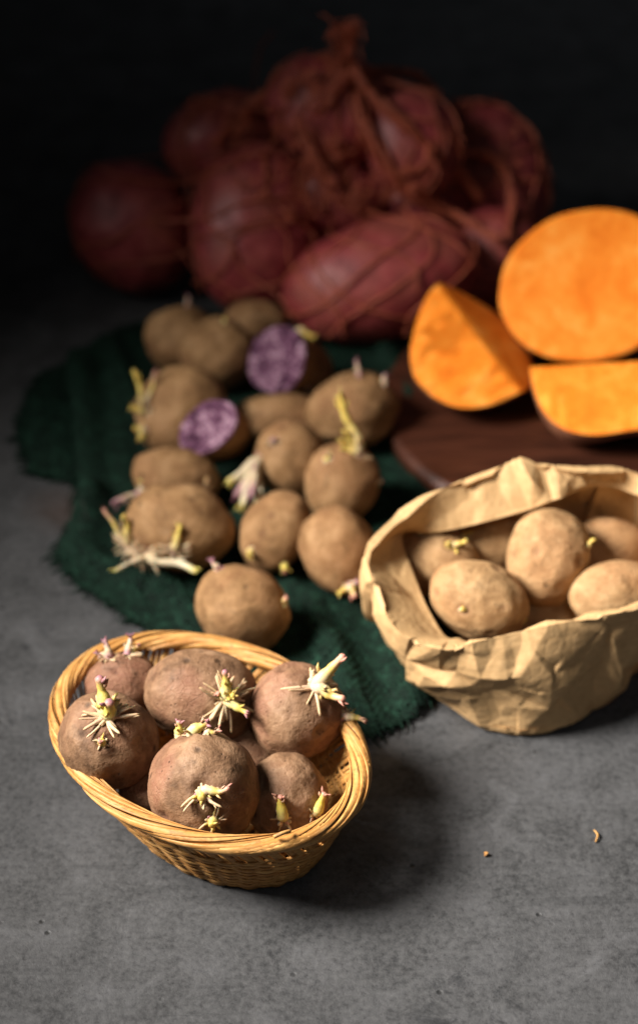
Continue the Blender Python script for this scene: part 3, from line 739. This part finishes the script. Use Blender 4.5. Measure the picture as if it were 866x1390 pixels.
b4 = gp(664, 738, 110, 78, 12, .056, 'shaded potato under the back cuff of the bag', dr=.8)
b5 = gp(832, 806, 122, 92, 16, .060, 'smooth potato at the right front rim of the bag', dr=.95, sub=5)
b6 = gp(826, 745, 110, 86, 0, .056, 'shaded potato at the back right of the bag', dr=.85)
b7 = gp(735, 838, 100, 76, 0, .030, 'dark potato deep in the bag below the others', dr=.8)
b8 = gp(700, 800, 100, 80, 0, .026, 'potato at the bottom of the bag almost hidden by the others', dr=.8)
sprout(b3, 612, 742, [(.8, .3, .4, 11, 2.2, 'yellow'), (-.3, .4, .8, 6, 2.0, 'yellow'), (.5, -.4, .7, 8, 2.0, 'yellow')], 6, 5, 'yellow')
sprout(b3, 570, 725, [(.3, .7, .3, 8, 1.6, 'yellow')], 2, 4, 'yellow')
sprout(b4, 622, 732, [(.7, .5, .4, 10, 2.0, 'yellow'), (-.3, .5, .7, 8, 2.6, 'pink')], 4, 5, 'yellow')
sprout(b1, 628, 828, [(-.1, .3, .9, 4.5, 1.6, 'yellow')], 4, 3, 'yellow')
sprout(b1, 716, 850, [(.5, .2, .4, 4, 1.4, 'yellow')], 0)
sprout(b2, 797, 742, [(.7, .6, .4, 8, 1.7, 'yellow')], 1, 3)

# ------------------------------------------------------------------ red potatoes in a net
GR = 'large red potatoes in the net'
def rp(px, py, wd, ht, roll, z, label, **k):
    return potato(px, py, wd, ht, roll, z, label, GR, SK_RED, rest=.002, name='red_potato', **k)
reds = [
 rp(183, 308, 164, 190, 35, None, 'dark red potato at the shadowy outer end of the net', dr=.85, eyes=6),
 rp(346, 312, 182, 240, -6, None, 'tall red potato leaning upright beside the lying one', dr=.75, eyes=6),
 rp(517, 380, 270, 164, 14, None, 'long glossy red potato lying in front of the net pile', dr=.95, eyes=8),
 rp(306, 190, 170, 136, 12, .110, 'dim red potato lying on top of the two upright ones', dr=.8),
 rp(456, 150, 190, 150, -14, .145, 'red potato at the top of the pile under the gathered net', dr=.8),
 rp(662, 242, 164, 220, 16, .080, 'brownish red potato behind the sweet potato half', dr=.8),
 rp(672, 352, 136, 150, 0, None, 'dark red potato in shadow behind the orange wedge', dr=.8),
 rp(560, 196, 130, 150, 20, .130, 'red potato tucked behind the thick net cords', dr=.7),
 rp(462, 262, 150, 120, 0, .085, 'shaded red potato under the tangled netting', dr=.8),
 rp(575, 275, 140, 110, -20, .075, 'shaded red potato behind the long lying one', dr=.8)]
RV, RF = [], []
for r in reds:
    b = len(RV); RV += r.V; RF += [tuple(i+b for i in f) for f in r.F]
RBV = BVHTree.FromPolygons(RV, RF)
net = bpy.data.objects.new('net_bag', None); C.objects.link(net)
NC = Vector((.02, 1.40, .03)); net.location = (NC.x, NC.y, 0); tag(net, 'reddish brown string net bag gathered loosely over the red potatoes', 'net bag')
rn = random.Random(77)
NL = Vector((NC.x, NC.y, 0))
def string(P, r, name='strand', n=5):
    V, Fc = tube(P, r, n); mesh(name, V, Fc, NET, net, loc=NL)
def radial(az, el):
    d = Vector((math.cos(el)*math.cos(az)*1.25, math.cos(el)*math.sin(az)*.95, math.sin(el))).normalized()
    h = RBV.ray_cast(NC+d*.6, -d, .6)
    return (d, (h[0]-NC).length if h[0] is not None else None)
# diamond mesh: two families of zigzag strands spiralling from the gathered top
for fam in (-1, 1):
    for k in range(22):
        az0 = 2*math.pi*(k+.3*fam)/22; pts = []; rr = []
        for i in range(46):
            t = i/45; e0 = 80 if k % 3 == 0 else 56; el = math.radians(e0)-t*math.radians(e0+2); az = az0 + fam*(1.25*t + .03*math.sin(t*22)) + .16*noise.noise(Vector((k*2.1, t*5, fam)))
            d, r = radial(az, el); pts.append(d); rr.append(r)
        known = [r for r in rr if r]; 
        if not known: continue
        rr = [r if r else None for r in rr]
        for i in range(46):
            if rr[i] is None:
                js = [j for j in range(46) if rr[j]]; j = min(js, key=lambda j: abs(j-i)); rr[i] = rr[j]*.97
        for _ in range(4):
            sm = [sum(rr[max(0, i-2):i+3])/len(rr[max(0, i-2):i+3]) for i in range(46)]
            rr = [max(a, b) for a, b in zip(rr, sm)]
        P = [NC + d*(r+.0018+.003*max(0, noise.noise(d*9+Vector((k, 0, 0))))) for d, r in zip(pts, rr)]
        P = [Vector((p.x, p.y, max(.0015, p.z))) for p in P]
        string(catmull(P, 2), .0007+.0003*rn.random())
def onpile(px, py, lift):
    d = ray(px, py).normalized(); h = RBV.ray_cast(CO, d)
    if h[0] is None:
        q = RBV.find_nearest(CO+d*((NC-CO).dot(d)+.04)); base = CO+d*((q[0]-CO).dot(d))
    else: base = h[0]
    return base - d*lift
def rope(L, nstr, rad, lift=.014, twist=9):
    c = [onpile(x, y, lift) for x, y in L]
    for _ in range(2): c = [c[0]]+[c[i]*.5+(c[i-1]+c[i+1])*.25 for i in range(1, len(c)-1)]+[c[-1]]
    P = catmull(c, 9); N = len(P)
    for s in range(nstr):
        ph = 2*math.pi*s/nstr+rn.uniform(-.4, .4); Q = []; rd = rad*rn.uniform(.30, .85)
        for i, p in enumerate(P):
            t = (P[min(i+1, N-1)]-P[max(i-1, 0)]).normalized(); a = t.orthogonal().normalized(); b = t.cross(a)
            an = ph+twist*i/N; wob = 1+.25*noise.noise(Vector((i*.3, s*5.0, rad*999)))
            flare = 1+.6*max(0, abs(i/(N-1)-.5)*2-.75)
            Q.append(p+(a*math.cos(an)+b*math.sin(an))*rd*wob*flare)
        string(Q, .00085, 'cord')
rope([(468, 45), (474, 110), (486, 175), (520, 230), (560, 270), (596, 292)], 13, .0062)
rope([(478, 95), (500, 130), (535, 165), (580, 195), (630, 235), (652, 268)], 12, .0055)
rope([(540, 235), (580, 240), (612, 200), (660, 185), (696, 225), (708, 285), (690, 322)], 5, .0034, .007)
rope([(560, 255), (590, 268), (620, 292), (645, 318), (680, 325)], 7, .0042, .018)
rope([(480, 100), (530, 92), (580, 100), (604, 118), (592, 160), (584, 220)], 8, .005, .015)
rope([(470, 100), (440, 140), (415, 170), (408, 215)], 8, .005)
rope([(480, 90), (400, 95), (350, 125), (320, 165), (290, 200)], 7, .006)
rope([(455, 80), (405, 70), (370, 100), (385, 150), (420, 190), (450, 255)], 7, .006, .016)
# the gathered tuft on top
for k in range(34):
    top = onpile(470, 95, .006); az = rn.uniform(0, 6.28); sp = rn.uniform(.006, .024)
    a = top+Vector((math.cos(az)*sp*1.6, math.sin(az)*sp, -.012)); b = top+Vector((rn.uniform(-.006, .006), rn.uniform(-.006, .006), .010))
    c = top+Vector((rn.uniform(-.012, .012)-.002, rn.uniform(-.008, .008), rn.uniform(.022, .040))); e = c+Vector((rn.uniform(-.014, .014), rn.uniform(-.01, .01), rn.uniform(-.012, .006)))
    string(catmull([a, b, c, e], 6), .0007, 'tuft_strand')
# curled loops of slack netting
def curls(cx, cy, sx, sy, n, rmin=.004, rmax=.011):
    for k in range(n):
        qx, qy = rn.gauss(cx, sx), rn.gauss(cy, sy)
        if RBV.ray_cast(CO, ray(qx, qy).normalized())[0] is None: continue
        p = onpile(qx, qy, rn.uniform(.003, .014))
        ax = (BK+Vector((rn.uniform(-.9, .9), rn.uniform(-.9, .9), rn.uniform(-.9, .9)))).normalized(); u = ax.orthogonal().normalized(); v = ax.cross(u)
        R = rn.uniform(rmin, rmax); ph = rn.uniform(0, 6.28); tot = rn.uniform(3.5, 9.0); dr_ = Vector((rn.uniform(-1, 1), rn.uniform(-.5, .5), rn.uniform(-1, 1)))*R*1.6
        P = [p+u*math.cos(ph+tot*i/20)*R*(1+.25*math.sin(i*.9+k))+v*math.sin(ph+tot*i/20)*R*.8+dr_*(i/20-.5) for i in range(21)]
        string(P, rn.uniform(.0007, .0009), 'curled_strand')
curls(420, 220, 32, 32, 44, .003, .008); curls(330, 150, 46, 34, 20, .003, .008); curls(468, 278, 30, 12, 12, .003, .007); curls(598, 115, 22, 22, 7, .003, .008); curls(520, 266, 40, 16, 11, .003, .008); curls(405, 112, 30, 20, 14, .003, .008); curls(640, 205, 36, 30, 7, .003, .008)

# ------------------------------------------------------------------ crumbs on the table
for (x, y, L, lab) in ((808, 1135, .009, 'thin curved orange crumb lying on the bare concrete'), (658, 1160, .0022, 'tiny round orange crumb on the concrete near the curved one')):
    p = at(x, y, .001); P = catmull([p+Vector((-.0006, -L/2, 0)), p+Vector((.0012, 0, .0008)), p+Vector((-.0004, L/2, .0002))], 6)
    V, Fc = tube(P, [.0006+.0004*math.sin(math.pi*i/(len(P)-1)) for i in range(len(P))], 6, flat=.6)
    o = mesh('crumb', V, Fc, WICKER, loc=p); tag(o, lab, 'crumb')
